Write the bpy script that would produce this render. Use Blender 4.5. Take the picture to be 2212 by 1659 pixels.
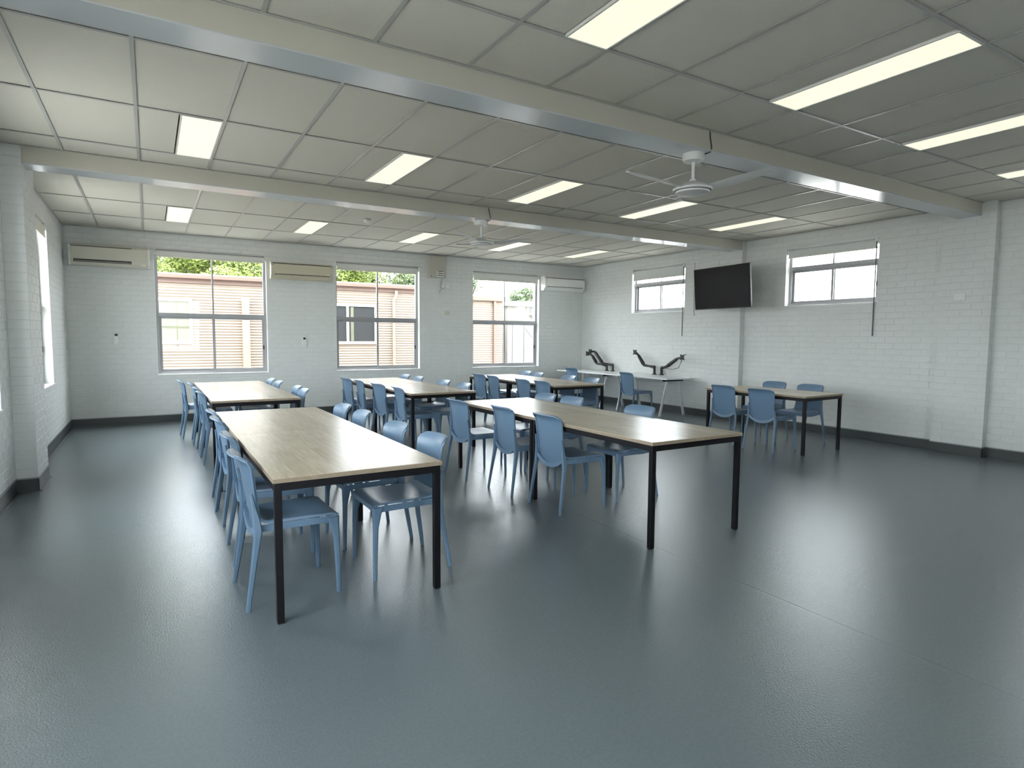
import bpy, bmesh, math, random
from mathutils import Vector, Matrix
random.seed(7)
sc = bpy.context.scene
for o in list(bpy.data.objects): bpy.data.objects.remove(o)
COL = sc.collection

# ------------------------------------------------------------------ camera
F_PX, YAW, PITCH, ROLL, CAM_H = 1303.28, 0.54021, -0.07638, 0.00635, 1.456
fw = Vector((math.sin(YAW)*math.cos(PITCH), math.cos(YAW)*math.cos(PITCH), math.sin(PITCH)))
rt = Vector((math.cos(YAW), -math.sin(YAW), 0)); up = rt.cross(fw)
r2 = rt*math.cos(ROLL) + up*math.sin(ROLL); u2 = -rt*math.sin(ROLL) + up*math.cos(ROLL)
cam_d = bpy.data.cameras.new('camera'); cam = bpy.data.objects.new('camera', cam_d); COL.objects.link(cam)
cam_d.sensor_width = 36; cam_d.lens = 36*F_PX/2212; cam_d.clip_start = .05; cam_d.clip_end = 300
M = Matrix((( r2.x, u2.x, -fw.x, 0), (r2.y, u2.y, -fw.y, 0), (r2.z, u2.z, -fw.z, CAM_H), (0, 0, 0, 1)))
cam.matrix_world = M; sc.camera = cam

# ------------------------------------------------------------------ world, sun, exposure
w = bpy.data.worlds.new('world'); sc.world = w; w.use_nodes = True
bg = w.node_tree.nodes['Background']
bg.inputs[0].default_value = (0.90, 0.95, 1.0, 1); bg.inputs[1].default_value = 4.8
sun_d = bpy.data.lights.new('sun', 'SUN'); sun_d.energy = 0.5; sun_d.angle = math.radians(3); sun_d.color = (1, .93, .82)
sun = bpy.data.objects.new('sun', sun_d); COL.objects.link(sun)
sun.location = (0, -10, 20)
sun.rotation_euler = Vector((0.03, 1, -1.5)).to_track_quat('-Z', 'Y').to_euler()
vs = sc.view_settings
vs.view_transform = 'Standard'; vs.look = 'None'; vs.gamma = 1; vs.use_curve_mapping = False; vs.exposure = 1.75
try:
    sc.cycles.max_bounces = 10; sc.cycles.diffuse_bounces = 6; sc.cycles.glossy_bounces = 4
    sc.cycles.transmission_bounces = 6; sc.cycles.transparent_max_bounces = 12
    sc.cycles.sample_clamp_indirect = 6; sc.cycles.caustics_reflective = False; sc.cycles.caustics_refractive = False
except Exception: pass
PANEL_EMIT = 0.295

# ------------------------------------------------------------------ materials
def mat(name, col, rough=.5, metal=0, spec=.5, noise=None, bump=None, emit=None):
    m = bpy.data.materials.new(name); m.use_nodes = True
    nt = m.node_tree; p = nt.nodes['Principled BSDF']
    p.inputs['Base Color'].default_value = (*col, 1); p.inputs['Roughness'].default_value = rough
    p.inputs['Metallic'].default_value = metal; p.inputs['Specular IOR Level'].default_value = spec
    tc = nt.nodes.new('ShaderNodeTexCoord')
    if noise:
        sc_, amt = noise
        n = nt.nodes.new('ShaderNodeTexNoise'); n.inputs['Scale'].default_value = sc_; n.inputs['Detail'].default_value = 4
        nt.links.new(tc.outputs['Object'], n.inputs['Vector'])
        cr = nt.nodes.new('ShaderNodeValToRGB')
        cr.color_ramp.elements[0].color = (*[c*(1-amt) for c in col], 1); cr.color_ramp.elements[0].position = .3
        cr.color_ramp.elements[1].color = (*[min(1, c*(1+amt)) for c in col], 1); cr.color_ramp.elements[1].position = .7
        nt.links.new(n.outputs['Fac'], cr.inputs['Fac']); nt.links.new(cr.outputs['Color'], p.inputs['Base Color'])
    if bump:
        bs, st = bump[:2]
        n2 = nt.nodes.new('ShaderNodeTexNoise'); n2.inputs['Scale'].default_value = bs; n2.inputs['Detail'].default_value = 5
        nt.links.new(tc.outputs['Object'], n2.inputs['Vector'])
        b = nt.nodes.new('ShaderNodeBump'); b.inputs['Strength'].default_value = st; b.inputs['Distance'].default_value = bump[2] if len(bump) > 2 else .01
        nt.links.new(n2.outputs['Fac'], b.inputs['Height']); nt.links.new(b.outputs['Normal'], p.inputs['Normal'])
    if emit:
        p.inputs['Emission Color'].default_value = (*emit[0], 1); p.inputs['Emission Strength'].default_value = emit[1]
    return m
WALLP = mat('wall_paint', (.68, .695, .68), .55, noise=(3, .02), bump=(60, .12))
WALLB = mat('brick_paint', (.70, .715, .70), .5, noise=(5, .025), bump=(45, .3))
TILE = mat('ceiling_tile', (.68, .655, .585), .9, noise=(140, .03), bump=(220, .25))
TBAR = mat('shaded_grid_enamel', (.44, .44, .42), .30)  # white bars darkened so the grid reads as shadow lines
BEAM = mat('beam_gloss_paint', (.52, .50, .435), .3, bump=(25, .06))
BEAMU = mat('beam_flange_gloss_paint', (.55, .58, .60), .16, bump=(8, .05))
FLOORM = mat('grey_vinyl', (.125, .153, .166), 0.25, spec=.75, noise=(70, .05), bump=(120, .6, .0022))
SKIRT = mat('skirting_vinyl', (.050, .056, .058), .42, noise=(40, .06))
SKCAP = mat('skirting_cap', (.30, .32, .32), .4)
BLUE = mat('blue_plastic', (.125, .205, .305), .38, bump=(300, .05))
STEEL = mat('black_powdercoat', (.004, .004, .006), .45, spec=.25, bump=(400, .05))
GLIDE = mat('black_plastic_glide', (.02, .02, .02), .6)
EDGE = mat('table_edge_band', (.30, .235, .17), .5, noise=(30, .1))
WHITE = mat('white_laminate', (.80, .82, .82), .25)
WMETAL = mat('white_powdercoat', (.74, .76, .76), .35)
ALU = mat('grey_aluminium_frame', (.36, .36, .37), .4, metal=.25)
ALUL = mat('pale_aluminium_frame', (.60, .61, .62), .4)
SILL = mat('white_gloss_sill', (.82, .83, .81), .28)
CREAM = mat('aged_cream_plastic', (.60, .58, .49), .4)
YELLOWED = mat('yellowed_plastic', (.56, .52, .40), .4)
CREAM2 = mat('cream_metal_box', (.50, .48, .42), .45)
OFFW = mat('off_white_plastic', (.80, .80, .77), .4)
DARK = mat('dark_slot', (.02, .02, .02), .6)
BLIND = mat('blind_fabric', (.72, .73, .70), .8, noise=(200, .03))
BLINDL = mat('cream_blind_fabric', (.72, .70, .62), .7)
BLACKP = mat('black_plastic', (.012, .012, .013), .35)
SCREEN = mat('screen_glass', (.004, .005, .009), .25, spec=.18)
FANW = mat('fan_white', (.68, .69, .68), .4)
CABLE = mat('dark_cable', (.03, .03, .03), .6)
DIFF = mat('lit_diffuser', (.25, .25, .22), .5, emit=((1.0, .965, .74), PANEL_EMIT))
LAMPF = mat('lamp_frame', (.75, .75, .72), .4)
CLAD = mat('beige_cladding', (.212, .166, .130), .55, noise=(2, .04))
GUTR = mat('pink_gutter', (.13, .078, .06), .45)
POSTM = mat('peach_post', (.30, .20, .14), .5)
WFRAME = mat('outdoor_white_frame', (.62, .62, .61), .4)
GLSD = mat('outdoor_window_glass', (.030, .031, .032), .35, spec=.12)
GLSC = mat('outdoor_blind_behind_glass', (.11, .11, .075), .6, spec=.2, noise=(8, .1))
ROOFM = mat('roof_sheet', (.45, .42, .38), .5)
GROUND = mat('concrete_ground', (.42, .40, .37), .8, noise=(2, .08), bump=(20, .3))
BARK = mat('bark', (.12, .09, .06), .9, bump=(30, .6))
LEAF1 = mat('leaf_yellow_green', (.13, .17, .03), .6, noise=(1.2, .35))
LEAF2 = mat('leaf_dark_green', (.06, .09, .035), .6, noise=(1.2, .35))
GALV = mat('galvanised_steel', (.10, .10, .10), .5)
NB = mat('neighbour_cream_render', (.15, .145, .13), .7, noise=(4, .04))

def glass_mat():
    m = bpy.data.materials.new('window_glass'); m.use_nodes = True; nt = m.node_tree; nt.nodes.clear()
    out = nt.nodes.new('ShaderNodeOutputMaterial'); mx = nt.nodes.new('ShaderNodeMixShader')
    tr = nt.nodes.new('ShaderNodeBsdfTransparent'); tr.inputs[0].default_value = (.96, .975, .97, 1)
    gl = nt.nodes.new('ShaderNodeBsdfGlossy'); gl.inputs['Roughness'].default_value = .02
    fr = nt.nodes.new('ShaderNodeFresnel'); fr.inputs[0].default_value = 1.45
    ge = nt.nodes.new('ShaderNodeNewGeometry'); inv = nt.nodes.new('ShaderNodeMath'); inv.operation = 'SUBTRACT'; inv.inputs[0].default_value = 1
    ml = nt.nodes.new('ShaderNodeMath'); ml.operation = 'MULTIPLY'   # one reflection per pane, at its entering face
    nt.links.new(ge.outputs['Backfacing'], inv.inputs[1]); nt.links.new(fr.outputs[0], ml.inputs[0]); nt.links.new(inv.outputs[0], ml.inputs[1])
    nt.links.new(ml.outputs[0], mx.inputs[0]); nt.links.new(tr.outputs[0], mx.inputs[1]); nt.links.new(gl.outputs[0], mx.inputs[2])
    nt.links.new(mx.outputs[0], out.inputs[0]); return m
GLASS = glass_mat()

def wood_mat():
    m = bpy.data.materials.new('oak_plank_laminate'); m.use_nodes = True; nt = m.node_tree; p = nt.nodes['Principled BSDF']
    tc = nt.nodes.new('ShaderNodeTexCoord')
    mp = nt.nodes.new('ShaderNodeMapping'); mp.inputs['Rotation'].default_value = (0, 0, math.pi/2)
    nt.links.new(tc.outputs['Object'], mp.inputs[0])
    br = nt.nodes.new('ShaderNodeTexBrick')
    br.inputs['Scale'].default_value = 1; br.inputs['Brick Width'].default_value = .95; br.inputs['Row Height'].default_value = .115
    br.inputs['Mortar Size'].default_value = .0012; br.offset = .37
    br.inputs['Color1'].default_value = (.40, .33, .24, 1); br.inputs['Color2'].default_value = (.48, .41, .31, 1)
    br.inputs['Mortar'].default_value = (.56, .48, .37, 1)
    nt.links.new(mp.outputs[0], br.inputs[0])
    m2 = nt.nodes.new('ShaderNodeMapping'); m2.inputs['Scale'].default_value = (30, 1.6, 1)
    nt.links.new(tc.outputs['Object'], m2.inputs[0])
    n = nt.nodes.new('ShaderNodeTexNoise'); n.inputs['Scale'].default_value = 3; n.inputs['Detail'].default_value = 6
    nt.links.new(m2.outputs[0], n.inputs['Vector'])
    cr = nt.nodes.new('ShaderNodeValToRGB'); cr.color_ramp.elements[0].color = (.84, .83, .81, 1); cr.color_ramp.elements[0].position = .3
    cr.color_ramp.elements[1].color = (1.1, 1.1, 1.1, 1); cr.color_ramp.elements[1].position = .7
    nt.links.new(n.outputs[0], cr.inputs[0])
    mx = nt.nodes.new('ShaderNodeMix'); mx.data_type = 'RGBA'; mx.blend_type = 'MULTIPLY'; mx.inputs[0].default_value = 1
    nt.links.new(br.outputs['Color'], mx.inputs[6]); nt.links.new(cr.outputs[0], mx.inputs[7])
    nt.links.new(mx.outputs[2], p.inputs['Base Color']); p.inputs['Roughness'].default_value = .27
    return m
WOOD = wood_mat()

# ------------------------------------------------------------------ mesh helpers
class MB:
    def __init__(s): s.v = []; s.f = []
    def add(s, vs, fs):
        b = len(s.v); s.v += [tuple(v) for v in vs]; s.f += [tuple(i+b for i in f) for f in fs]; return s
    def box(s, x0, x1, y0, y1, z0, z1, bev=0):
        if bev <= 0:
            return s.add([(x0,y0,z0),(x1,y0,z0),(x1,y1,z0),(x0,y1,z0),(x0,y0,z1),(x1,y0,z1),(x1,y1,z1),(x0,y1,z1)],
                  [(0,3,2,1),(4,5,6,7),(0,1,5,4),(1,2,6,5),(2,3,7,6),(3,0,4,7)])
        bm = bmesh.new(); bmesh.ops.create_cube(bm, size=1)
        for v in bm.verts: v.co = Vector(((x0+x1)/2+v.co.x*(x1-x0), (y0+y1)/2+v.co.y*(y1-y0), (z0+z1)/2+v.co.z*(z1-z0)))
        bmesh.ops.bevel(bm, geom=bm.edges[:], offset=bev, segments=2, affect='EDGES', profile=.5)
        bm.verts.ensure_lookup_table()
        s.add([v.co for v in bm.verts], [[v.index for v in f.verts] for f in bm.faces]); bm.free(); return s
    def rings(s, rings, cap=True):
        n = len(rings[0]); vs = [p for r in rings for p in r]; fs = []
        for k in range(len(rings)-1):
            for i in range(n):
                j = (i+1) % n; fs.append((k*n+i, k*n+j, (k+1)*n+j, (k+1)*n+i))
        if cap:
            fs.append(tuple(reversed(range(n)))); fs.append(tuple(range((len(rings)-1)*n, len(rings)*n)))
        return s.add(vs, fs)
    def tube(s, pts, r, n=8):
        pts = [Vector(p) for p in pts]; rr = []
        rs = r if isinstance(r, (list, tuple)) else [r]*len(pts)
        up_ = None
        for i, p in enumerate(pts):
            d = (pts[min(i+1, len(pts)-1)] - pts[max(i-1, 0)]).normalized()
            if up_ is None: up_ = Vector((0, 0, 1)) if abs(d.z) < .9 else Vector((1, 0, 0))
            a = d.cross(up_).normalized(); b = a.cross(d).normalized(); up_ = b
            rr.append([p + a*math.cos(t)*rs[i] + b*math.sin(t)*rs[i] for t in [2*math.pi*k/n for k in range(n)]])
        return s.rings(rr)
    def lathe(s, prof, c, n=24):
        return s.rings([[(c[0]+r*math.cos(2*math.pi*k/n), c[1]+r*math.sin(2*math.pi*k/n), c[2]+z) for k in range(n)] for r, z in prof])
    def prism(s, poly, x0, x1, axis='x'):
        n = len(poly)
        f = {'x': lambda t, a, b: (t, a, b), 'y': lambda t, a, b: (a, t, b), 'z': lambda t, a, b: (a, b, t)}[axis]
        return s.rings([[f(x0, a, b) for a, b in poly], [f(x1, a, b) for a, b in poly]])
    def mesh(s, name, m, smooth=False):
        me = bpy.data.meshes.new(name); me.from_pydata(s.v, [], s.f)
        bm = bmesh.new(); bm.from_mesh(me); bmesh.ops.recalc_face_normals(bm, faces=bm.faces); bm.to_mesh(me); bm.free()
        me.materials.append(m)
        if smooth:
            me.polygons.foreach_set('use_smooth', [True]*len(me.polygons))
            try: me.set_sharp_from_angle(angle=math.radians(38))
            except Exception: pass
        me.update(); return me
    def build(s, name, m, parent=None, smooth=False):
        o = bpy.data.objects.new(name, s.mesh(name, m, smooth)); COL.objects.link(o)
        if parent: o.parent = parent
        return o
def tag(o, label=None, cat=None, group=None, kind=None):
    if label: o['label'] = label
    if cat: o['category'] = cat
    if group: o['group'] = group
    if kind: o['kind'] = kind
    return o
def empty(name, loc=(0, 0, 0), rz=0):
    o = bpy.data.objects.new(name, None); COL.objects.link(o); o.location = loc; o.rotation_euler = (0, 0, rz)
    o.empty_display_size = .1; return o
def thing(name, label, cat, loc=(0, 0, 0), rz=0, group=None): return tag(empty(name, loc, rz), label, cat, group)
def structure(name, loc=(0, 0, 0), rz=0): return tag(empty(name, loc, rz), kind='structure')
def copy_tree(o, parent=None):
    c = o.copy(); COL.objects.link(c)
    if parent: c.parent = parent
    for ch in list(o.children): copy_tree(ch, c)
    return c
def inst(name, me, parent=None, loc=(0, 0, 0), rz=0):
    o = bpy.data.objects.new(name, me); COL.objects.link(o); o.location = loc; o.rotation_euler = (0, 0, rz)
    if parent: o.parent = parent
    return o

# ------------------------------------------------------------------ room dimensions
XL, XR, YB, YF, H = -1.10, 8.97, -4.2, 11.68, 3.15
PF = .165   # left pier depth
PR = .11    # right pilaster depth
PIERS = [(3.37, 3.96), (7.04, 7.70)]
T = .28
WINF = [(.10, 1.845, .79, 2.90), (3.07, 4.785, .79, 2.89), (6.0, 7.725, .79, 2.89)]
WINR = [(8.43, 9.95, 1.985, 2.93), (4.79, 6.27, 1.985, 2.93), (1.15, 2.63, 1.985, 2.93)]  # the last opening is out of view, added to let in daylight
WINL = [(8.22, 9.92, .80, 2.90), (4.90, 6.60, .80, 2.90), (1.25, 2.95, .80, 2.90), (-2.40, -.70, .80, 2.90)]  # the last two are unseen, added for more daylight from the left
WINB_ADDED = [(.10, 1.845, .79, 2.90)]  # unseen back window, added to brighten the near end of the room
J = .0028

def wall_base(mb, a0, a1, holes, put):
    """boxes around openings; put(a0,a1,z0,z1) adds one"""
    hs = sorted(holes); cur = a0
    for (h0, h1, z0, z1) in hs:
        put(cur, h0, 0, 3.6); put(h0, h1, 0, z0); put(h0, h1, z1, 3.6); cur = h1
    put(cur, a1, 0, 3.6)
BW, BH, JT = .23, .077, .009
brick_cache = {}
def brick_mesh(w_, h_):
    k = (round(w_, 3), round(h_, 3))
    if k not in brick_cache:
        c = .0028; d = J; x, z = w_/2, h_/2
        vs = [(-x,0,-z),(x,0,-z),(x,0,z),(-x,0,z),(-x+c,-d,-z+c),(x-c,-d,-z+c),(x-c,-d,z-c),(-x+c,-d,z-c)]
        mb = MB().add(vs, [(4,5,6,7),(0,1,5,4),(1,2,6,5),(2,3,7,6),(3,0,4,7)])
        me = bpy.data.meshes.new('brick'); me.from_pydata(mb.v, [], mb.f); me.materials.append(WALLB)
        brick_cache[k] = (me, mb.v, mb.f)
    return brick_cache[k]
def lay(a0, a1, z0, z1, holes):
    """running-bond rectangles (a, z, w, h) between a0..a1, clipped round the openings"""
    out = []; course = 0; z = z0
    while z < z1-.02:
        zt = min(z+BH, z1); off = 0 if course % 2 == 0 else -.12
        segs = [(a0, a1)]
        for (h0, h1, hz0, hz1) in holes:
            if z < hz1-.02 and zt > hz0+.02:
                ns = []
                for s0, s1 in segs:
                    if h1 <= s0 or h0 >= s1: ns.append((s0, s1))
                    else:
                        if h0 > s0: ns.append((s0, h0))
                        if h1 < s1: ns.append((h1, s1))
                segs = ns
        a = math.floor(a0/.239)*.239 + off
        while a < a1:
            b0, b1 = a, a+BW
            for s0, s1 in segs:
                c0, c1 = max(b0, s0), min(b1, s1)
                if c1-c0 > .02: out.append(((c0+c1)/2, (z+zt)/2, c1-c0, zt-z))
            a += .239
        z += BH+JT; course += 1
    return out
Minv = M.inverted()
def frame_size(P, n, area):
    q = Minv @ Vector(P)
    if q.z > -.3: return 0
    px, py = 1106 + F_PX*q.x/-q.z, 829.5 - F_PX*q.y/-q.z
    if not (0 <= px <= 2212 and 0 <= py <= 1659): return 0
    v = (Vector((0, 0, CAM_H))-Vector(P)); d = v.length
    return area*max(0, v.normalized().dot(n))/d**2
def place_bricks(parent, items):
    """items: (P, rz, w, h, n). The 300 largest in view become parts, the rest one joined part."""
    its = sorted(items, key=lambda t: -frame_size(t[0], t[4], t[2]*t[3]))
    for P, rz, w_, h_, n in its[:300]: inst('brick', brick_mesh(w_, h_)[0], parent, P, rz)
    mb = MB()
    for P, rz, w_, h_, n in its[300:]:
        _, v, f = brick_mesh(w_, h_); c, s = math.cos(rz), math.sin(rz)
        mb.add([(P[0]+c*x-s*y, P[1]+s*x+c*y, P[2]+z) for x, y, z in v], f)
    me = bpy.data.meshes.new('brick'); me.from_pydata(mb.v, [], mb.f); me.materials.append(WALLB)
    o = inst('brick', me, parent); o['kind'] = 'stuff'

ZB0, ZB1 = .13, H
# far wall
mb = MB(); wall_base(mb, XL-T, XR+T, WINF, lambda a0, a1, z0, z1: mb.box(a0, a1, YF+J, YF+T, z0, z1))
wf = tag(mb.build('wall_far', WALLP), kind='structure')
place_bricks(wf, [((a, YF+J, z), 0, w_, h_, Vector((0, -1, 0))) for a, z, w_, h_ in lay(XL, XR, ZB0, ZB1, WINF)])
# right wall (with its shallow pilasters)
mb = MB(); wall_base(mb, YB, YF+T, WINR, lambda a0, a1, z0, z1: mb.box(XR+J, XR+T, a0, a1, z0, z1))
for p0, p1 in PIERS: mb.box(XR-PR+J, XR+J+.01, p0+J, p1-J, 0, 3.4)
wr = tag(mb.build('wall_right', WALLP), kind='structure')
items = []; NX = Vector((-1, 0, 0)); NY = Vector((0, -1, 0))
for s0, s1 in ((1.6, 3.37), (3.96, 7.04), (7.70, YF)):
    items += [((XR+J, a, z), -math.pi/2, w_, h_, NX) for a, z, w_, h_ in lay(s0, s1, ZB0, ZB1, WINR)]
for p0, p1 in PIERS:
    items += [((XR-PR+J, a, z), -math.pi/2, w_, h_, NX) for a, z, w_, h_ in lay(p0, p1, ZB0, ZB1, [])]
    items += [((XR-PR/2, p0+J, z), 0, PR-.004, h_, NY) for a, z, w_, h_ in lay(0, .2, ZB0, ZB1, []) if a < .13 and w_ > .1]
place_bricks(wr, items)
# left wall
mb = MB(); wall_base(mb, YB, YF+T, WINL, lambda a0, a1, z0, z1: mb.box(XL-T, XL-J, a0, a1, z0, z1))
for p0, p1 in PIERS: mb.box(XL-J-.01, XL+PF-J, p0+J, p1-J, 0, 3.4)
wl = tag(mb.build('wall_left', WALLP), kind='structure')
items = []; NX = Vector((1, 0, 0))
for s0, s1 in ((3.96, 7.04), (7.70, YF)):
    items += [((XL-J, a, z), math.pi/2, w_, h_, NX) for a, z, w_, h_ in lay(s0, s1, ZB0, ZB1, WINL)]
for p0, p1 in PIERS[1:]:
    items += [((XL+PF-J, a, z), math.pi/2, w_, h_, NX) for a, z, w_, h_ in lay(p0, p1, ZB0, ZB1, [])]
    items += [((XL+PF/2, p0+J, z), 0, PF-.004, h_, NY) for a, z, w_, h_ in lay(0, .2, ZB0, ZB1, []) if a < .13 and w_ > .1]
items = [i for i in items if not (7.72 < i[0][1] < 9.0 and i[0][0] < XL+.05)] + [i for i in items if 7.72 < i[0][1] < 9.0 and i[0][0] < XL+.05]
place_bricks(wl, items)
mb = MB(); wall_base(mb, XL-T, XR+T, WINB_ADDED, lambda a0, a1, z0, z1: mb.box(a0, a1, YB-T, YB, z0, z1))
tag(mb.build('wall_back', WALLP), kind='structure')
# floor: sheets of vinyl welded along a seam
fl = structure('floor')
MB().box(XL-T, XR+T, YB-T, YF+T, -.25, -.004).build('floor_base', SKIRT, fl)
fl_s = [(XL, 2.9985), (3.0005, XR)]
for a, b in fl_s: MB().box(a, b, YB, YF, -.004, 0).build('vinyl_sheet', FLOORM, fl)
# unseen roof slab over the suspended ceiling, put in to block sky light
tag(MB().box(XL-T-.5, XR+T+.5, YB-T-.5, YF+T+.25, 3.6, 3.75).build('trim_3', ROOFM), kind='structure')
# skirtings
def skirting(name, segs):
    r = structure(name)
    a = MB(); b = MB()
    for (x0, x1, y0, y1, nx, ny) in segs:
        a.box(x0, x1, y0, y1, 0, .118)
        b.box(x0-abs(ny)*0, x1, y0, y1, .118, .130)
        # small cove at the floor
        if nx: a.box(x1 if nx > 0 else x0-.02, x1+.02 if nx > 0 else x0, y0, y1, 0, .006)
        if ny: a.box(x0, x1, y0-.02, y0, 0, .006)
    a.build('skirting_strip', SKIRT, r); b.build('skirting_cap', SKCAP, r)
D = .006
skirting('baseboard_far', [(XL, XR, YF-D, YF, 0, -1)])
segs = [(XR-D, XR, YB, 3.37, -1, 0), (XR-D, XR, 3.96, 7.04, -1, 0), (XR-D, XR, 7.70, YF, -1, 0)]
for p0, p1 in PIERS: segs += [(XR-PR-D, XR-PR, p0-D, p1, -1, 0), (XR-PR-D, XR, p0-D, p0, 0, -1)]
skirting('baseboard_right', segs)
segs = [(XL, XL+D, YB, 3.37, 1, 0), (XL, XL+D, 3.96, 7.04, 1, 0), (XL, XL+D, 7.70, YF, 1, 0)]
for p0, p1 in PIERS: segs += [(XL+PF, XL+PF+D, p0-D, p1, 1, 0), (XL, XL+PF+D, p0-D, p0, 0, -1)]
skirting('baseboard_left', segs)
# beams
for k, (b0, b1) in enumerate(((3.53, 3.79), (7.05, 7.31))):
    r = structure('trim_%d' % (k+1)); x0, x1 = XL+PF-.01, XR-PR+.01
    MB().box(x0, x1, b0, b1, 3.004, 3.35).build('beam_web', BEAM, r)
    MB().box(x0, x1, b0-.002, b1+.002, 2.996, 3.006, .002).build('beam_flange', BEAMU, r)
# suspended ceiling
ce = structure('ceiling')
X0 = -.632; GX = [X0+.6*i for i in range(-1, 17)]
bays = [(YB, 3.53, [-3.11, -1.91, -.71, .49, 1.69, 2.89]), (3.79, 7.05, [4.20, 5.40, 6.60]), (7.31, YF, [8.04, 9.24, 10.44, 11.64])]
LIGHTS = []
for i in (2, 5, 8, 11, 14):
    LIGHTS += [(X0+.6*i, 9.24, 'far', i), (X0+.6*i, 5.40, 'mid', i), (X0+.6*i, 1.69, 'near', i), (X0+.6*i, -1.91, 'back', i)]
xs = [XL] + [g for g in GX if XL+.03 < g < XR-.03] + [XR]
tile_cache = {}
for (c0, c1, rows) in bays:
    ys = [c0]+rows+[c1]
    if ys[-1]-ys[-2] < .06: ys.pop(-2)
    for j in range(len(ys)-1):
        for i in range(len(xs)-1):
            a0, a1, d0, d1 = xs[i], xs[i+1], ys[j], ys[j+1]
            for (lx, ly, _, _) in LIGHTS:
                if abs(a1-lx) < .01 and abs(d0-ly) < .01: a1 = lx-.31
            wd, dp = a1-a0-.012, d1-d0-.012
            if wd < .02 or dp < .02: continue
            k = (round(wd, 3), round(dp, 3))
            if k not in tile_cache: tile_cache[k] = MB().box(-wd/2, wd/2, -dp/2, dp/2, 0, .014).mesh('tile', TILE)
            t_ = inst('tile', tile_cache[k], ce, ((a0+a1)/2, (d0+d1)/2, H+.007+random.uniform(0, .002)))
    for y in rows:
        MB().box(XL, XR, y-.012, y+.012, H-.0006, H+.003).build('grid_runner', TBAR, ce)
    for g in GX:
        if XL+.03 < g < XR-.03: MB().box(g-.012, g+.012, c0, c1, H, H+.003).build('grid_runner', TBAR, ce)
    for y in (c0, c1): MB().box(XL, XR, y-(0 if y == c0 else .02), y+(.02 if y == c0 else 0), H-.001, H+.003).build('wall_angle', TBAR, ce)
for x0, x1 in ((XL, XL+.02), (XR-.02, XR)): MB().box(x0, x1, YB, YF, H-.001, H+.0025).build('wall_angle', TBAR, ce)

# ceiling lights
ordn = ['first', 'second', 'third', 'fourth', 'fifth']
rowname = {'far': 'row beyond the back beam', 'mid': 'row between the two beams', 'near': 'row in front of the front beam', 'back': 'row behind the viewpoint'}
proto = None
fr_ = MB(); W2, L2 = .298, 1.19
for (a, b, c, d) in ((0, W2, 0, .011), (0, W2, L2-.011, L2), (0, .011, .011, L2-.011), (W2-.011, W2, .011, L2-.011)): fr_.box(a, b, c, d, -.004, .02)
fr_m = fr_.mesh('frame', LAMPF); di_m = MB().box(.011, W2-.011, .011, L2-.011, 0, .012).mesh('diffuser', DIFF)
for (lx, ly, rn, i) in LIGHTS:
    n = (2, 5, 8, 11, 14).index(i)
    lab = 'lit panel light, %s from left, %s' % (ordn[n], rowname[rn])
    if rn == 'near': lab = 'lit panel light in front of the front beam, %s from left' % ordn[n-1] if n else 'lit panel light in front of the front beam, beyond the picture top'
    t = thing('ceiling_light', lab, 'ceiling light', (lx-.304, ly+.005, H-.002), 0, 'flush panel lights in the ceiling grid')
    inst('frame', fr_m, t); inst('diffuser', di_m, t)

# ------------------------------------------------------------------ windows
def window(name, loc, rz, W, Hh, trans, upper_drop=0, sill=True, thick=T, fm=ALU, latch=True):
    """local x along wall, y outward (0 = inner wall face), z from the bottom of the opening."""
    r = structure(name, loc, rz); d0, d1 = .10, .16
    def rect(x0, x1, z0, z1, wd, y0, y1, nm, m=fm):
        b = MB(); b.box(x0, x1, y0, y1, z0, z0+wd); b.box(x0, x1, y0, y1, z1-wd, z1)
        b.box(x0, x0+wd, y0, y1, z0+wd, z1-wd); b.box(x1-wd, x1, y0, y1, z0+wd, z1-wd)
        return b.build(nm, m, r)
    rect(.008, W-.008, .02, Hh-.008, .042, d0, d1, 'window_frame')
    MB().box(.05, W-.05, d0-.004, d1, trans-.03, trans+.03).build('transom', fm, r)
    MB().box(W/2-.012, W/2+.012, d0+.01, d1-.005, trans+.03, Hh-.05).build('mullion', fm, r)
    s1 = rect(.05, W/2+.022, .062, trans-.03, .034, d0+.032, d0+.05, 'sash')
    s2 = rect(W/2-.022, W-.05, .062, trans-.03, .034, d0+.006, d0+.026, 'sash')
    MB().box(.08, W/2-.01, d0+.038, d0+.042, .09, trans-.06).build('pane', GLASS, s1)
    MB().box(W/2+.01, W-.08, d0+.014, d0+.018, .09, trans-.06).build('pane', GLASS, s2)
    MB().box(.05, W/2-.012, d0+.028, d0+.032, trans+.03, Hh-.05).build('pane', GLASS, r)
    MB().box(W/2+.012, W-.05, d0+.028, d0+.032, trans+.03, Hh-.05).build('pane', GLASS, r)
    if latch:
        l = MB().box(W-.075, W-.055, d0-.012, d0+.006, trans*.42, trans*.42+.07, .003); l.build('latch', BLACKP, s2)
    # painted reveals: jambs, head, sill
    b = MB(); b.box(0, .008, .0, d0+.01, .02, Hh); b.box(W-.008, W, .0, d0+.01, .02, Hh); b.box(.008, W-.008, .0, d0+.01, Hh-.008, Hh)
    b.build('reveal', SILL, r)
    MB().box(-.0, W, -.012 if sill else 0, d0+.02, 0, .022, .003).build('sill', SILL, r)
    return r
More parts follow.
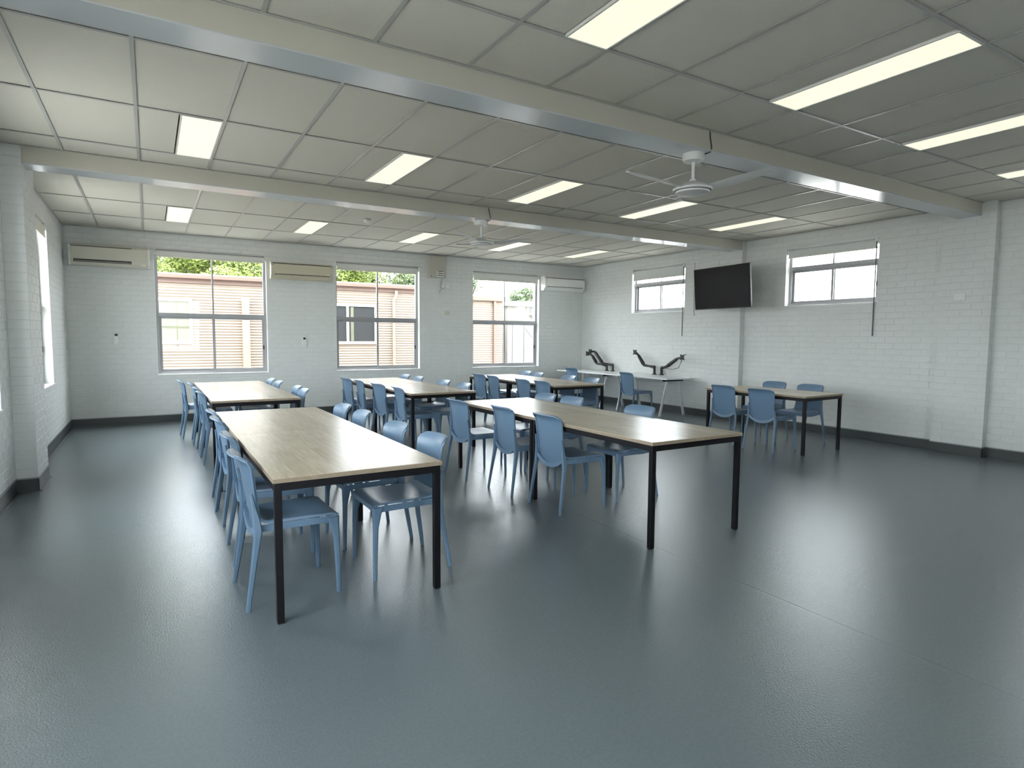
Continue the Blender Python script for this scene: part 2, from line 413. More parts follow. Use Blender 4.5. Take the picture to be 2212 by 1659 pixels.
def blind(label, loc, rz, W, Hh, drop, m=BLIND, chain_x=None, chain_to=None, rail=BLINDL):
    t = thing('roller_blind', label, 'blind', loc, rz, 'rolled-up roller blinds at the window heads')
    top = Hh-.016
    MB().tube([(.035, .05, top-.045), (W-.035, .05, top-.045)], .036, 16).build('roll', m, t, True)
    MB().box(.04, W-.04, .012, .0135, top-drop, top-.045).build('fabric', m, t)
    MB().box(.035, W-.035, .006, .022, top-drop-.026, top-drop, .004).build('bottom_rail', rail, t)
    for x in (.012, W-.03): MB().box(x, x+.018, .02, .085, top-.085, top).build('bracket', OFFW, t)
    if chain_x is not None:
        MB().tube([(chain_x, -.018, top-.05), (chain_x, -.02, chain_to)], .008, 6).build('wand', GALV, t)
        MB().tube([(chain_x, -.006, top-.03), (chain_x, -.03, top-.03)], .022, 12).build('cord_wheel', OFFW, t, True)
    return t
bn = ['roller blind rolled up above the far-wall window next to the left corner', 'roller blind rolled up above the middle far-wall window', 'roller blind rolled up above the rightmost far-wall window']
for k, (a0, a1, z0, z1) in enumerate(WINF):
    window('window_%d' % (k+1), (a0, YF, z0), 0, a1-a0, z1-z0, 1.02)
    blind(bn[k], (a0, YF, z0), 0, a1-a0, z1-z0, (.10, .115, .15)[k])
for k, (a0, a1, z0, z1) in enumerate(WINR):
    window('window_%d' % (k+4), (XR, a1, z0), -math.pi/2, a1-a0, z1-z0, .62, sill=False, fm=ALU)
    blind(('cream-railed roller blind over the small high window left of the television', 'roller blind over the small high window right of the television', 'roller blind over the unseen high window added for daylight nearest the viewpoint')[k],
          (XR, a1, z0), -math.pi/2, a1-a0, z1-z0, (.20, .12, .12)[k], WALLP, a1-a0-.035, -.47)
for k, (a0, a1, z0, z1) in enumerate(WINL):
    window('window_%d' % (k+7), (XL, a0, z0), math.pi/2, a1-a0, z1-z0, 1.02)
    blind(('roller blind on the left wall window beyond the pier', 'roller blind on the left wall window in front of the pier', 'roller blind on the unseen left wall window added for daylight beside the viewpoint', 'roller blind on the unseen left wall window added for daylight behind the viewpoint')[k],
          (XL, a0, z0), math.pi/2, a1-a0, z1-z0, .16, BLINDL)

for k, (a0, a1, z0, z1) in enumerate(WINB_ADDED): window('window_%d' % (k+11), (a1, YB, z0), math.pi, a1-a0, z1-z0, 1.02)  # added daylight window behind the viewpoint

# ------------------------------------------------------------------ chairs
def shell(mb, fn, nu, nv, th, side=1):
    P = [[Vector(fn(-1+2*i/nu, j/nv)) for i in range(nu+1)] for j in range(nv+1)]
    N = []
    for j in range(nv+1):
        row = []
        for i in range(nu+1):
            du = P[j][min(i+1, nu)]-P[j][max(i-1, 0)]; dv = P[min(j+1, nv)][i]-P[max(j-1, 0)][i]
            row.append(du.cross(dv).normalized()*th*side)
        N.append(row)
    vs = [p for r in P for p in r] + [P[j][i]+N[j][i] for j in range(nv+1) for i in range(nu+1)]
    n = nu+1; o = n*(nv+1); fs = []
    for j in range(nv):
        for i in range(nu):
            a, b, c, d = j*n+i, j*n+i+1, (j+1)*n+i+1, (j+1)*n+i
            fs += [(a, b, c, d), (d+o, c+o, b+o, a+o)]
    bd = [i for i in range(n)] + [j*n+nu for j in range(1, nv+1)] + [nv*n+i for i in range(nu-1, -1, -1)] + [j*n for j in range(nv-1, 0, -1)]
    for k in range(len(bd)):
        a, b = bd[k], bd[(k+1) % len(bd)]; fs.append((b, a, a+o, b+o))
    return mb.add(vs, fs)
def rrect(c, hx, hy, bev=.3):
    cx, cy, cz = c; b = min(hx, hy)*bev*2
    return [(cx+hx-b, cy-hy, cz), (cx+hx, cy-hy+b, cz), (cx+hx, cy+hy-b, cz), (cx+hx-b, cy+hy, cz), (cx-hx+b, cy+hy, cz), (cx-hx, cy+hy-b, cz), (cx-hx, cy-hy+b, cz), (cx-hx+b, cy-hy, cz)]
def bx_(t): return -.178 - .070*t - (.034*((t-.88)/.12)**1.6 if t > .88 else 0)
def back_fn(u, v):
    zb = .392 + .075*abs(u)**2.4; zt = .810 - .022*abs(u)**12 + .004*(1-u*u)
    z = zb+(zt-zb)*v; t = max(0, (z-.40)/.41)
    y = u*(.176+.016*t)
    return (bx_(t)+u*u*(.010+.026*t), y, z)
def seat_fn(u, v):
    x = -.185+.425*v; hw = .190+.022*v
    z = .446 - .012*(1-u*u)*math.sin(math.pi*min(1, v*1.1)) - (.012*((v-.9)/.1)**2 if v > .9 else 0) + (.030*((.14-v)/.14)**2 if v < .14 else 0) + .004*u*u
    return (x, u*hw, z)
def make_chair():
    t = empty('dining_chair')
    shell(MB(), back_fn, 14, 14, .009).build('backrest', BLUE, t, True)
    # raised lip round the top and the sides of the back
    rim = [back_fn(-.99, .10+.9*k/10) for k in range(11)] + [back_fn(-1+2*k/10, 1) for k in range(1, 10)] + [back_fn(.99, 1-.9*k/10) for k in range(11)]
    MB().tube([(x-.004, y, z) for x, y, z in rim], .0075, 6).build('backrest_rim', BLUE, t, True)
    shell(MB(), seat_fn, 12, 14, .014, -1).build('seat', BLUE, t, True)
    yk = [(-.180-.006*(1-abs(u)), u*.203, 0.378+.082*abs(u)**2.2) for u in [-1+2*k/12 for k in range(13)]]
    mbk = MB(); mbk.rings([[(x-.018, y, z-.017), (x+.010, y, z-.017), (x+.012, y, z+.014), (x-.014, y, z+.019)] for x, y, z in yk])
    mbk.build('back_yoke', BLUE, t, True)
    ap = MB()
    for s in (-1, 1): ap.rings([[(x, s*(w_+.001), .408), (x, s*(w_-.011), .408), (x, s*(w_-.011), .442), (x, s*(w_+.001), .446)] for x, w_ in ((-.18, .1885), (.03, .1993), (.23, .2097))])
    ap.rings([[(.226, y, .412), (.240, y, .412), (.241, y, .436), (.226, y, .44)] for y in (-.2, 0, .2)])
    ap.build('seat_frame', BLUE, t)
    for s in (-1, 1):
        MB().rings([rrect((-.248, s*.228, 0), .012, .0095), rrect((-.240, s*.224, .06), .0125, .010), rrect((-.212, s*.213, .24), .0155, .0115), rrect((-.190, s*.203, .38), .020, .0135), rrect((-.186, s*.199, .42), .024, .0145),
                    rrect((-.190, s*.193, .47), .021, .012), rrect((-.200, s*.189, .54), .012, .009), rrect((-.213, s*.187, .62), .006, .006)]).build('leg', BLUE, t, True)
        MB().rings([rrect((.238, s*.216, 0), .0115, .010), rrect((.235, s*.214, .15), .0135, .011), rrect((.230, s*.210, .32), .017, .0135), rrect((.220, s*.203, .40), .027, .018), rrect((.212, s*.200, .437), .036, .021)]).build('leg', BLUE, t, True)
    return t
chair0 = make_chair(); used = [False]
def chair(rear_x, y, face, label, group, dr=0):
    """rear_x = x of the rear feet; face 0 = looks to +x, pi = looks to -x"""
    o = chair0 if not used[0] else copy_tree(chair0); used[0] = True
    s = 1 if face == 0 else -1
    o.location = (rear_x + s*.24, y, 0); o.rotation_euler = (0, 0, face+math.radians(dr)); tag(o, label, 'chair', group); return o

# ------------------------------------------------------------------ tables
def make_table(wd, ln):
    t = empty('dining_table')
    MB().box(-wd/2, wd/2, -ln/2, ln/2, .7265, .7515, .0022).build('tabletop', WOOD, t)
    e = MB(); q = .0012
    for (a, b, c, d) in ((-wd/2-q, wd/2+q, -ln/2-q, -ln/2+.002), (-wd/2-q, wd/2+q, ln/2-.002, ln/2+q), (-wd/2-q, -wd/2+.002, -ln/2, ln/2), (wd/2-.002, wd/2+q, -ln/2, ln/2)): e.box(a, b, c, d, .7275, .7485)
    e.build('edge_band', EDGE, t)
    s = .036; i_ = .006; f = MB()
    x0, x1, y0, y1 = -wd/2+i_, wd/2-i_, -ln/2+i_, ln/2-i_
    f.box(x0+s, x1-s, y0, y0+s, .686, .7265); f.box(x0+s, x1-s, y1-s, y1, .686, .7265); f.box(x0, x0+s, y0+s, y1-s, .686, .7265); f.box(x1-s, x1, y0+s, y1-s, .686, .7265)
    f.build('under_frame', STEEL, t)
    for x in (x0, x1-s):
        for y in (y0, y1-s):
            l = MB().box(x, x+s, y, y+s, .006, .7265, .002).build('leg', STEEL, t)
            MB().box(x+.003, x+s-.003, y+.003, y+s-.003, 0, .008).build('glide', GLIDE, l)
    return t
tables = {  # name: x0, x1, y0, y1, halves
    'front left': (.50, 1.41, 3.125, 6.20, 2), 'back left': (.55, 1.48, 7.22, 10.25, 2), 'front middle': (2.91, 3.83, 2.985, 6.03, 2),
    'back middle': (2.78, 3.69, 7.07, 10.1, 2), 'back right': (5.12, 6.04, 7.28, 10.1, 2), 'single right': (6.95, 7.80, 4.53, 6.05, 1)}
tname = {'front left': 'front left long table', 'back left': 'back left long table', 'front middle': 'front middle long table', 'back middle': 'back middle long table',
         'back right': 'back right long table', 'single right': 'single table by the right wall'}
tcache = {}
for k, (x0, x1, y0, y1, n) in tables.items():
    ln = (y1-y0)/n-.002; key = (round(x1-x0, 2), round(ln, 2))
    for j in range(n):
        if key not in tcache: tcache[key] = t = make_table(x1-x0, ln)
        else: t = copy_tree(tcache[key])
        t.location = ((x0+x1)/2, y0+(j+.5)*(y1-y0)/n, 0)
        if k == 'single right': t.rotation_euler = (0, 0, math.radians(2.0)); t.location.x -= .015
        lb = {'single right': 'oak-topped black steel table standing alone by the right wall'}.get(k, 'oak-topped black steel table, %s half of the %s' % (('near', 'far')[j], tname[k]))
        tag(t, lb, 'table', 'oak-topped tables with black steel frames')
rows = [
 ('front left', 'L', [(.40, 3.60, 2), (.43, 4.33, -1), (.44, 5.25, 2), (.45, 5.77, 0)]),
 ('front left', 'R', [(1.59, 3.65, 0), (1.57, 4.27, 2), (1.56, 5.12, -2), (1.55, 5.68, 1)]),
 ('back left', 'L', [(.49, 7.82, 0), (.49, 8.46, 1), (.47, 9.27, -1), (.36, 9.86, 2)]),
 ('back left', 'R', [(1.60, 7.62, 0), (1.62, 8.12, -2), (1.57, 9.12, 0), (1.56, 9.68, 1)]),
 ('front middle', 'L', [(2.85, 4.20, 1), (2.81, 4.88, -1), (2.71, 5.66, 3)]),
 ('front middle', 'R', [(3.99, 4.26, 1), (3.94, 5.27, 0), (3.92, 5.755, 0)]),
 ('back middle', 'L', [(2.72, 7.42, -3), (2.68, 8.13, 6), (2.66, 8.92, -2), (2.62, 9.50, 5)]),
 ('back middle', 'R', [(3.78, 7.60, 0), (3.78, 8.27, 1), (3.75, 9.21, 0), (3.75, 9.80, 0)]),
 ('back right', 'L', [(5.03, 7.54, 0), (4.97, 8.0, 0), (4.97, 8.95, -2), (5.00, 9.53, 4)]),
 ('back right', 'R', [(6.13, 7.69, 0), (6.16, 8.36, 1), (6.17, 9.35, 0), (6.21, 9.83, 0)]),
 ('single right', 'L', [(6.80, 5.06, 1), (6.85, 5.71, 1)]),
 ('single right', 'R', [(8.08, 5.16, 2), (8.14, 5.78, 2)]),
]
nn = {4: ['nearest', 'second nearest', 'third nearest', 'farthest'], 3: ['nearest', 'middle one', 'farthest'], 2: ['nearer one', 'farther one']}
for tn, sd, lst in rows:
    for q, (rx, y, dr) in enumerate(lst):
        chair(rx, y, 0 if sd == 'L' else math.pi, 'blue plastic chair, %s on the %s of the %s' % (nn[len(lst)][q], 'left' if sd == 'L' else 'right', tname[tn]),
              'blue chairs around the tables', dr)
chair(7.76, 8.72, 0, 'blue plastic chair facing the wall at the near white desk', 'blue chairs at the white desks', -4)
chair(7.84, 10.60, 0, 'blue plastic chair facing the wall at the far white desk', 'blue chairs at the white desks', 2)

# ------------------------------------------------------------------ white desks, monitor arms, television
def make_desk(ln, fr):
    t = empty('desk')
    MB().box(-.38, .38, 0, ln, .698, .723, .003).build('desktop', WHITE, t)
    for y in fr:
        MB().box(-.24, .26, y-.02, y+.02, .655, .698).build('cross_rail', STEEL, t)
        for (xt, xb) in ((-.15, -.32), (.16, .31)):
            mb = MB(); mb.rings([rrect((xb, y, 0), .022, .018, .1), rrect((xt, y, .66), .022, .018, .1)])
            mb.build('leg', WMETAL, t)
    MB().box(-.02, .02, fr[0], fr[1], .66, .695).build('long_rail', WMETAL, t)
    return t
d1 = make_desk(1.74, (.22, 1.42)); d1.location = (8.50, 8.02, 0)
tag(d1, 'white desk with splayed white legs against the right wall, nearer the television', 'desk', 'white wall desks')
d2 = copy_tree(d1); d2.location = (8.50, 9.77, 0)
tag(d2, 'white desk with splayed white legs against the right wall, in the far corner', 'desk', 'white wall desks')

def monitor_arm(label, base, elbow, knee, plate, cables=False, dx=0):
    """points (y, z) in the plane above the back of the desks"""
    x = 8.862; t = thing('monitor_arm', label, 'monitor arm', (0, 0, 0), 0, 'empty monitor arms clamped to the desks')
    by, bz = base
    MB().box(x-.035, x+.035, by-.03, by+.03, .7235, .745, .003).box(x+.021, x+.035, by-.02, by+.02, .68, .73).build('clamp', BLACKP, t)
    MB().tube([(x, by, .74), (x, by, bz+.02)], .026, 12).build('post', BLACKP, t, True)
    MB().tube([(x, by, bz), (x-.015, (by+elbow[0])/2, (bz+elbow[1])/2), (x-.03+dx, elbow[0], elbow[1])], [.036, .022, .030], 10).build('lower_arm', BLACKP, t, True)
    e = Vector((x-.03+dx, *elbow)); k_ = Vector((x-.06+dx, *knee)); m1 = e.lerp(k_, .15); m2 = e.lerp(k_, .85)
    MB().tube([e, m1, m2, k_], [.026, .040, .034, .022], 10).build('upper_arm', BLACKP, t, True)
    MB().tube([k_, (x-.08+dx, (knee[0]+plate[0])/2, (knee[1]+plate[1])/2), (x-.11+dx, plate[0], plate[1])], .020, 8).build('wrist', BLACKP, t, True)
    # X-shaped mounting plate
    px_, py_, pz_ = x-.12+dx, plate[0], plate[1]; b = MB()
    prof = []
    for q in range(16):
        a = 2*math.pi*q/16; r_ = .078 if q % 4 == 2 else (.036 if q % 4 == 0 else .052)
        prof.append((py_+r_*math.cos(a), pz_+r_*math.sin(a)))
    b.prism(prof, px_-.006, px_, 'x'); b.build('mounting_plate', BLACKP, t)
    if cables:
        for s in (0, 1):
            pts = [(x-.1, plate[0]+.02*s, plate[1]-.02), (x-.11, plate[0]+.10, plate[1]-.20-.02*s), (x-.1, plate[0]+.24, plate[1]-.24), (x-.06, base[0]-.08-.03*s, .86), (x-.02, base[0]-.10-.05*s, .728)]
            MB().tube(pts, .004, 6).build('cable', CABLE, t, True)
        MB().tube([(x-.12, plate[0], plate[1]+.03), (x-.12, plate[0]-.10, plate[1]+.06)], .006, 6).build('lever', BLACKP, t)
    return t
monitor_arm('folded black monitor arm farthest left on the wall desks', (10.61, .845), (10.93, .88), (11.07, 1.06), (11.17, 1.10))
monitor_arm('black monitor arm crossing in front of the leftmost one', (10.40, .86), (10.65, .89), (10.91, 1.155), (11.00, 1.155), dx=-.05)
monitor_arm('black monitor arm raised to the left on the near white desk', (9.10, .875), (9.376, .905), (9.53, 1.12), (9.56, 1.17))
monitor_arm('black monitor arm reaching right with loose dangling cables', (8.90, .87), (8.73, .905), (8.41, 1.08), (8.24, 1.105), True)

tv = thing('television', 'large black flat television on a wall arm above the white desks', 'television', (8.275, 6.975, 2.32), 0)
tv.rotation_euler = (math.radians(5), 0, math.radians(-90-4.8))
# local: x along the screen width, -y = screen side
MB().box(-.625, .625, -.012, .022, -.352, .352, .006).build('case', BLACKP, tv)
MB().box(-.612, .612, -.0135, -.011, -.335, .341).build('screen', SCREEN, tv)
MB().box(-.36, .36, .020, .055, -.25, .15, .01).build('back_housing', BLACKP, tv)
b = MB(); b.box(-.2, .2, .055, .07, -.2, .2); b.box(-.03, .03, .07, .33, -.04, .04); b.box(-.035, .035, .33, .57, -.03, .03); b.box(-.09, .09, .565, .578, -.14, .14)
b.build('wall_bracket', BLACKP, tv)

# ------------------------------------------------------------------ air conditioners
def ac(label, x0, x1, z0, z1, style):
    t = thing('air_conditioner', label, 'air conditioner', (x0, YF, z0), 0, 'split-system air conditioners on the far wall')
    W, Hh, Dp = x1-x0, z1-z0, .205; m = (CREAM, YELLOWED, OFFW)[style]
    if style == 0:
        prof = [(-.001, 0), (-Dp+.045, 0), (-Dp, .04), (-Dp, Hh-.035), (-Dp+.03, Hh), (-.001, Hh)]
    else:
        prof = [(-.001, .02), (-.10, .0), (-Dp+.05, .03), (-Dp, .10), (-Dp, Hh-.07), (-Dp+.05, Hh-.01), (-.05, Hh), (-.001, Hh)]
    MB().prism(prof, .018, W-.018).build('casing', m, t)
    for a in (0, W-.02): MB().prism([(y*1.015 if y < -.01 else y, z+(.004 if z > Hh/2 else -.003)) for y, z in prof], a, a+.02).build('end_cap', m if style else OFFW, t)
    MB().box(.05, W-.05, -Dp-.007, -Dp+.001, Hh*.30, Hh-.045, .003).build('front_panel', m, t)
    MB().box(.03, W-(.24 if style == 0 else .05), -Dp-.002, -Dp+.01, Hh-.038, Hh-.028).build('top_slot', DARK, t)
    if style == 0:
        MB().box(.06, W-.25, -Dp-.003, -Dp+.02, .045, .088).build('air_outlet', DARK, t)
        MB().box(.07, W-.26, -Dp-.006, -Dp+.004, .058, .064).build('louvre', CREAM, t)
    else:
        MB().box(.06, W-.06, -Dp-.001, -Dp+.01, Hh*.29-.008, Hh*.29).build('lower_slot', DARK, t)
        f = MB().add([(.07, -Dp+.022, .075), (W-.07, -Dp+.022, .075), (W-.07, -Dp+.06, .02), (.07, -Dp+.06, .02), (.07, -Dp+.014, .070), (W-.07, -Dp+.014, .070), (W-.07, -Dp+.052, .014), (.07, -Dp+.052, .014)],
                     [(0, 1, 2, 3), (4, 7, 6, 5), (0, 4, 5, 1), (3, 2, 6, 7), (0, 3, 7, 4), (1, 5, 6, 2)])
        f.build('louvre', m, t)
    MB().box(W-.12, W-.06, -Dp-.009, -Dp-.006, .03 if style == 0 else .10, .045 if style == 0 else .115).build('badge', OFFW, t)
ac('boxy aged cream wall air conditioner in the left corner', -1.02, .045, 2.54, 2.86, 0)
ac('yellowed cream air conditioner between the left and middle far windows', 1.89, 2.975, 2.48, 2.79, 1)
ac('off-white rounded air conditioner in the right corner', 7.75, 8.87, 2.54, 2.86, 2)

# ------------------------------------------------------------------ ceiling fans
def fan(label, cx, cy, angs, cord):
    t = thing('ceiling_fan', label, 'ceiling fan', (cx, cy, 2.996), 0, 'white three-blade ceiling fans under the beams')
    MB().lathe([(.088, 0), (.090, -.045), (.082, -.062), (.03, -.068)], (0, 0, 0)).build('canopy', FANW, t, True)
    MB().tube([(0, 0, -.06), (0, 0, -.235)], .014, 12).build('down_rod', FANW, t, True)
    MB().lathe([(.022, -.205), (.032, -.225), (.075, -.240), (.080, -.244)], (0, 0, 0)).build('rod_cover', FANW, t, True)
    MB().lathe([(.078, -.246), (.085, -.25), (.145, -.268), (.165, -.288), (.160, -.304)], (0, 0, 0)).build('motor_housing', FANW, t, True)
    MB().lathe([(.148, -.303), (.146, -.308)], (0, 0, 0)).build('shadow_gap', DARK, t)
    MB().lathe([(.143, -.306), (.138, -.322), (.10, -.332), (.02, -.336)], (0, 0, 0)).build('bottom_cap', FANW, t, True)
    for a in angs:
        ca, sa = math.cos(math.radians(a)), math.sin(math.radians(a))
        rings = []
        for k in range(11):
            q = k/10; r_ = .13+.53*q
            ch = .055+.055*math.sin(math.pi*min(1, q*1.15)**.8) if q < .87 else .055+.055*math.sin(math.pi*1.0005**.8)
            ch = (.050+.062*math.sin(math.pi*(q*.85+.08)))*(1 if q < .93 else .6)
            z = -.285+.055*q**1.3; tw = -math.radians(18-8*q); sweep = -.05*q*q
            ring = []
            for (cx_, th) in ((-1, 0), (-.4, .005), (.4, .005), (1, 0), (.4, -.004), (-.4, -.004)):
                lx = cx_*ch*.62+sweep
                ring.append((r_*ca-lx*math.cos(tw)*sa, r_*sa+lx*math.cos(tw)*ca, z+lx*math.sin(tw)*.9+th))
            rings.append(ring)
        MB().rings(rings).build('blade', FANW, t, True)
    MB().tube([(cord[0], -.14, .15), (cord[0]+.01, -.137, .10), (cord[0]+.03, -.136, .03), (cord[0]+.035, -.12, -.004), (.05, -.075, -.012)], .005, 6).build('power_cord', CABLE, t, True)
fan('white ceiling fan hanging from the front beam', 3.95, 3.66, (178, 58, -66), (.03,))
fan('white ceiling fan hanging from the back beam', 3.82, 7.18, (217, 338, 97), (.03,))

# ------------------------------------------------------------------ small wall fittings
def plate(name, label, cat, P, rz, wd, ht, m=OFFW, rockers=1):
    t = thing(name, label, cat, P, rz)
    MB().box(-wd/2, wd/2, -.012, 0, -ht/2, ht/2, .003).build('plate', m, t)
    for k in range(rockers):
        cx = (k-(rockers-1)/2)*wd*.42; MB().box(cx-.010, cx+.010, -.017, -.011, -.006, .02, .002).build('rocker', m, t)
    return t
def remote(label, P):
    t = thing('remote_control', label, 'remote control', P, 0, 'air conditioner remotes on the far wall')
    MB().box(-.036, .036, -.018, -.001, -.09, .03, .003).build('holder', OFFW, t)
    MB().box(-.030, .030, -.030, -.006, -.07, .095, .004).build('body', OFFW, t)
    MB().box(-.022, .022, -.0315, -.029, .045, .083).build('display', BLACKP, t)
remote('white remote in its wall holder below the corner air conditioner', (-.46, YF, 1.40))
remote('white remote in its wall holder right of the left far window', (2.475, YF, 1.355))
plate('light_switch', 'small beige switch plate on the far wall below the meter box', 'switch', (5.40, YF, 1.965), 0, .11, .085, CREAM, 1)
plate('power_socket', 'white single socket plate just under the yellowed air conditioner', 'power socket', (2.80, YF, 2.41), 0, .115, .085, WALLP, 1)
plate('power_socket', 'white double socket high on the right wall beside the front pilaster', 'power socket', (XR-PR, 3.71, 2.01), -math.pi/2, .125, .085, OFFW, 2)
plate('wall_sensor', 'small grey sensor plate on the left wall beside the far window', 'sensor', (XL, 7.95, 2.02), math.pi/2, .07, .12, CREAM2, 1)
t = thing('meter_box', 'beige metal box fixed high between the middle and right far windows', 'electrical box', (4.95, YF, 2.68))
MB().box(0, .375, -.10, 0, 0, .44, .004).build('case', CREAM2, t)
MB().box(.012, .363, -.104, -.099, .012, .43, .002).build('lid', CREAM2, t)
MB().box(.17, .31, -.135, -.103, .02, .145, .003).build('breaker_cover', OFFW, t)
for z in (.045, .085, .125): MB().box(.18, .30, -.1365, -.134, z, z+.014).build('slot', DARK, t)
MB().tube([(.05, -.107, .03), (.05, -.101, .03)], .010, 10).build('lock', DARK, t)
t = thing('junction_box', 'small round junction box and socket on a tangle of cable below the beige metal box', 'junction box', (5.30, YF, 2.52))
MB().rings([[(.035*math.cos(a), 0, .035*math.sin(a)) for a in [k*math.pi/8 for k in range(16)]], [(.033*math.cos(a), -.04, .033*math.sin(a)) for a in [k*math.pi/8 for k in range(16)]]]).build('round_box', OFFW, t, True)
MB().box(.05, .14, -.03, 0, -.035, .03, .004).build('socket', OFFW, t)
MB().tube([(-.03, -.02, .16), (-.04, -.02, .08), (-.07, -.03, .02), (-.05, -.03, -.04), (.0, -.03, -.06), (.03, -.03, -.02)], .006, 6).build('cable', ALU, t, True)
MB().tube([(-.02, -.02, -.05), (-.08, -.02, -.09), (-.10, -.02, -.13), (-.06, -.02, -.10)], .005, 6).build('cable', ALU, t, True)
MB().tube([(.01, -.015, .16), (.01, -.015, .02)], .010, 8).build('conduit', OFFW, t, True)
t = thing('smoke_detector', 'round white smoke detector on the ceiling beyond the back beam', 'smoke detector', (2.76, 8.72, H))
MB().lathe([(.055, 0), (.055, -.012)], (0, 0, 0)).build('base', OFFW, t, True)
MB().lathe([(.045, -.012), (.048, -.03), (.035, -.042), (.01, -.044)], (0, 0, 0)).build('head', OFFW, t, True)
t = thing('cable_conduit', 'white cable trunking running down the right wall left of the television', 'conduit', (XR, 8.20, 1.95))
MB().box(-.022, 0, -.012, .012, 0, .95, .002).build('trunking', WALLP, t)
MB().box(-.026, 0, -.03, .03, -.06, .0, .003).build('end_box', WALLP, t)

# ------------------------------------------------------------------ outside
tag(MB().box(-60, 70, -40, 90, -.60, -.45).build('ground', GROUND), kind='structure')
def corrugated(x0, x1, y, z0, z1, pitch=.066, amp=.010):
    prof = []; n = int((z1-z0)/pitch*6)
    for k in range(n+1):
        z = z0+(z1-z0)*k/n; prof.append((y+amp*math.cos(2*math.pi*(z-z0)/pitch), z))
    m = MB(); vs = [(x0, a, b) for a, b in prof]+[(x1, a, b) for a, b in prof]; N = len(prof)
    m.add(vs, [(k, N+k, N+k+1, k+1) for k in range(N-1)]); return m
def out_window(root, x0, x1, z0, z1, y, mulls, panes):
    b = MB(); wd = .065
    b.box(x0, x1, y-.05, y+.01, z0, z0+wd); b.box(x0, x1, y-.05, y+.01, z1-wd, z1); b.box(x0, x0+wd, y-.05, y+.01, z0+wd, z1-wd); b.box(x1-wd, x1, y-.05, y+.01, z0+wd, z1-wd)
    for m_ in mulls: b.box(m_-.03, m_+.03, y-.045, y+.01, z0+wd, z1-wd)
    f = b.build('window', WFRAME, root)
    es = [x0+wd]+[q for m_ in mulls for q in (m_-.03, m_+.03)]+[x1-wd]
    for k in range(0, len(es), 2): MB().box(es[k], es[k+1], y-.02, y-.012, z0+wd, z1-wd).build('pane', panes[k//2 % len(panes)], f)
BY = 15.7
bA = thing('portable_classroom', 'beige corrugated building with white windows seen through the left two far windows', 'building', (0, 0, -.45))
corrugated(-12, 6.35, BY, .2, 3.16).build('cladding', CLAD, bA)
MB().box(-12, 6.35, BY+.02, BY+7, 0, 3.2).build('body', CLAD, bA)
MB().box(-12.1, 6.4, BY-.14, BY+.0, 3.20, 3.29, .01).build('gutter', GUTR, bA)
MB().box(-12.1, 6.4, BY-.03, BY+.02, 3.10, 3.20).build('fascia', GUTR, bA)
MB().box(-12.1, 6.4, BY-.13, BY+7.2, 3.28, 3.31).build('roof', ROOFM, bA)
out_window(bA, -.8, .86, 1.72, 2.75, BY, (), (GLSC,))
MB().box(-.75, .80, BY-.045, BY-.035, 2.30, 2.36).build('sash_bar', WFRAME, bA)
out_window(bA, 2.9, 5.20, 1.72, 2.76, BY, (4.42,), (GLSD, GLSD))
MB().box(4.50, 4.58, BY-.03, BY-.022, 1.80, 2.68).build('curtain', GLSC, bA)
MB().box(1.90, 2.06, BY-.13, BY, .2, 2.72, .01).build('service_duct', POSTM, bA)
MB().box(1.89, 2.07, BY-.14, BY, 2.72, 2.79, .01).build('duct_cap', WFRAME, bA)
MB().tube([(5.72, BY-.10, 3.14), (5.72, BY-.10, 3.02), (5.66, BY-.06, 2.9), (5.66, BY-.06, 0)], .038, 8).build('downpipe', POSTM, bA, True)
bB = thing('portable_classroom', 'lower beige corrugated building end seen through the left half of the right far window', 'building', (0, 0, -.45))
corrugated(6.42, 9.08, BY+.02, .2, 3.0).build('cladding', CLAD, bB)
MB().box(6.42, 9.08, BY+.04, BY+6, 0, 3.02).build('body', CLAD, bB)
MB().box(6.40, 9.13, BY-.08, BY+.06, 2.98, 3.10, .01).build('gutter', GUTR, bB)
MB().box(6.40, 9.13, BY-.06, BY+6.2, 3.10, 3.13).build('roof', ROOFM, bB)
MB().box(8.75, 8.83, BY-.05, BY+.02, 0, 2.98).build('corner_strip', GUTR, bB)
bC = thing('outbuilding', 'small pale flat-roofed outbuilding seen through the right half of the right far window', 'building', (0, 0, -.45))
MB().box(10.6, 15.5, 18.0, 22, 0, 3.0).build('wall', NB, bC)
MB().box(10.5, 15.6, 17.85, 22.1, 3.0, 3.16).build('fascia', CREAM, bC)
MB().tube([(11.6, 17.9, 2.75), (12.9, 17.9, 2.75)], .16, 12).build('water_heater', CREAM, bC, True)
MB().tube([(11.75, 17.9, 3.3), (11.75, 17.9, 3.0), (11.5, 17.9, 2.9), (11.5, 17.9, 2.7), (11.7, 17.9, 2.62)], .03, 8).build('flue', GALV, bC, True)
gt = thing('wire_gate', 'galvanised wire gate with a diagonal brace beside the beige building', 'gate', (9.25, 15.4, -.45))
for x in (.0, .40, 1.35):
    MB().tube([(x, 0, 0), (x, 0, 2.35)], .028, 8).build('post', GALV, gt, True)
MB().tube([(.43, 0, 2.2), (.85, 0, 1.75)], .018, 6).build('brace', GALV, gt, True)
for z in (.3, 1.62): MB().tube([(.40, 0, z), (1.35, 0, z)], .018, 6).build('rail', GALV, gt, True)
b = MB()
for k in range(1, 16): b.box(.40+.06*k-.0015, .40+.06*k+.0015, -.002, .002, .3, 1.62)
for k in range(1, 22): b.box(.40, 1.35, -.002, .002, .3+.06*k-.0015, .3+.06*k+.0015)
m_ = b.build('wire_mesh', GALV, gt); m_['kind'] = 'stuff'

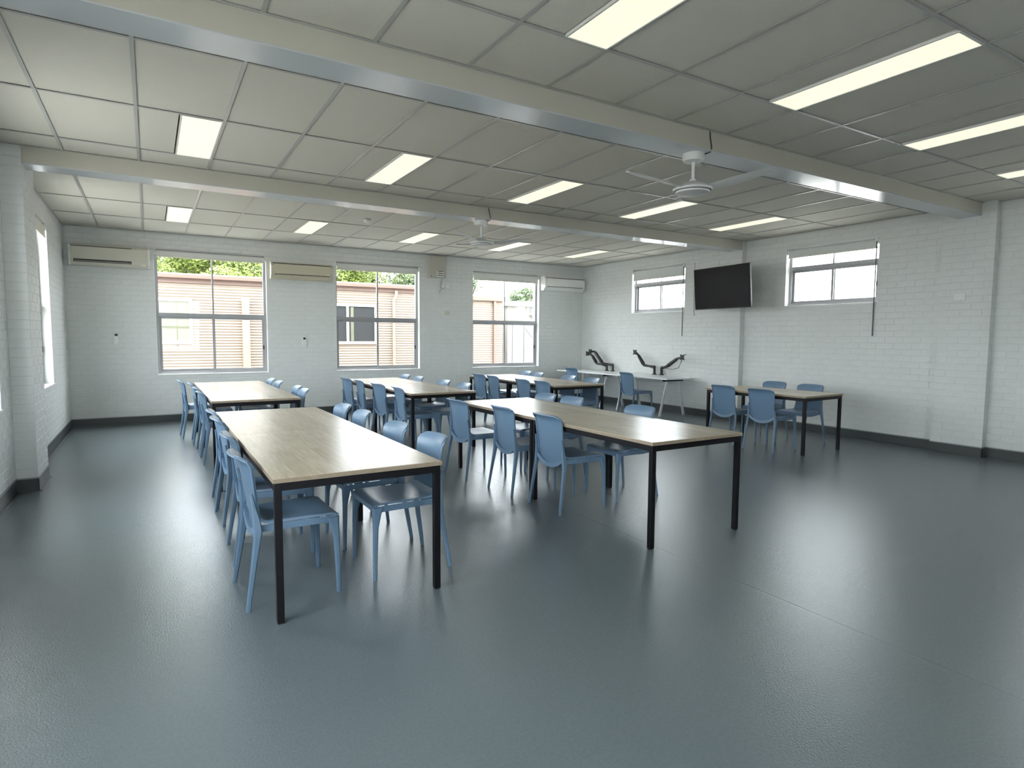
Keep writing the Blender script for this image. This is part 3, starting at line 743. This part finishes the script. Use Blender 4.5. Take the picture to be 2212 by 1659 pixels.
def tree(label, x, y, rad, zc, n, m, group=None, name='tree', squash=.8):
    t = thing(name, label, 'tree', (x, y, -.45), 0, group)
    MB().tube([(0, 0, 0), (.1, 0, zc*.5), (0, .1, zc)], [.22, .17, .09], 8).build('trunk', BARK, t, True)
    b = MB()
    for k in range(7):
        a = k*.9; b.tube([(0, 0, zc*.55), (rad*.3*math.cos(a), rad*.3*math.sin(a), zc*.8), (rad*.7*math.cos(a), rad*.7*math.sin(a), zc*1.05)], [.08, .05, .02], 5)
    b.build('branch', BARK, t, True)
    vs = []; fs = []; rnd = random.Random(int(x*31+y*7))
    cl = [(rnd.gauss(0, .45)*rad, rnd.gauss(0, .45)*rad, zc+rnd.gauss(0, .4)*rad*squash, rnd.uniform(.25, .45)*rad) for _ in range(26)]
    for _ in range(n):
        cx, cy, cz, cr = rnd.choice(cl)
        d = Vector((rnd.gauss(0, 1), rnd.gauss(0, 1), rnd.gauss(0, 1))).normalized()*cr*rnd.uniform(.75, 1.05)
        p = Vector((cx, cy, cz))+d
        if p.z < .8: continue
        a = Vector((rnd.gauss(0, 1), rnd.gauss(0, 1), rnd.gauss(0, 1))).normalized(); b_ = a.orthogonal().normalized(); s = rnd.uniform(.06, .12)
        i = len(vs); vs += [tuple(p-a*s), tuple(p+b_*s*.45), tuple(p+a*s), tuple(p-b_*s*.45)]; fs.append((i, i+1, i+2, i+3))
    me = bpy.data.meshes.new('foliage'); me.from_pydata(vs, [], fs); me.materials.append(m)
    o = inst('foliage', me, t); o['kind'] = 'stuff'
trees = [(2.3, 30.5, 3.3, 4.5, LEAF1, 'wide bright yellow-green tree above the roof in the left window'),
         (10.6, 35.0, 2.1, 5.3, LEAF1, 'yellow-green tree above the roof at the left of the middle window'),
         (13.4, 33.5, 1.5, 5.0, LEAF2, 'dark green tree above the roof at the right of the middle window'), (17.1, 34, 1.1, 5.5, LEAF2, 'thin tree above the roof at the left of the right window')]
for (x, y, r_, z, m, lb) in trees: tree(lb, x, y, r_, z, int(4200*r_*r_), m, 'trees beyond the classroom roof')
tree('round tree behind the pale outbuilding in the right window', 18.9, 30.0, 1.05, 4.15, 5000, LEAF2)
tag(MB().box(-40, 50, 44, 44.2, -.45, 2.6).build('boundary_fence', CLAD), 'long beige boundary fence behind the classroom buildings', 'fence')
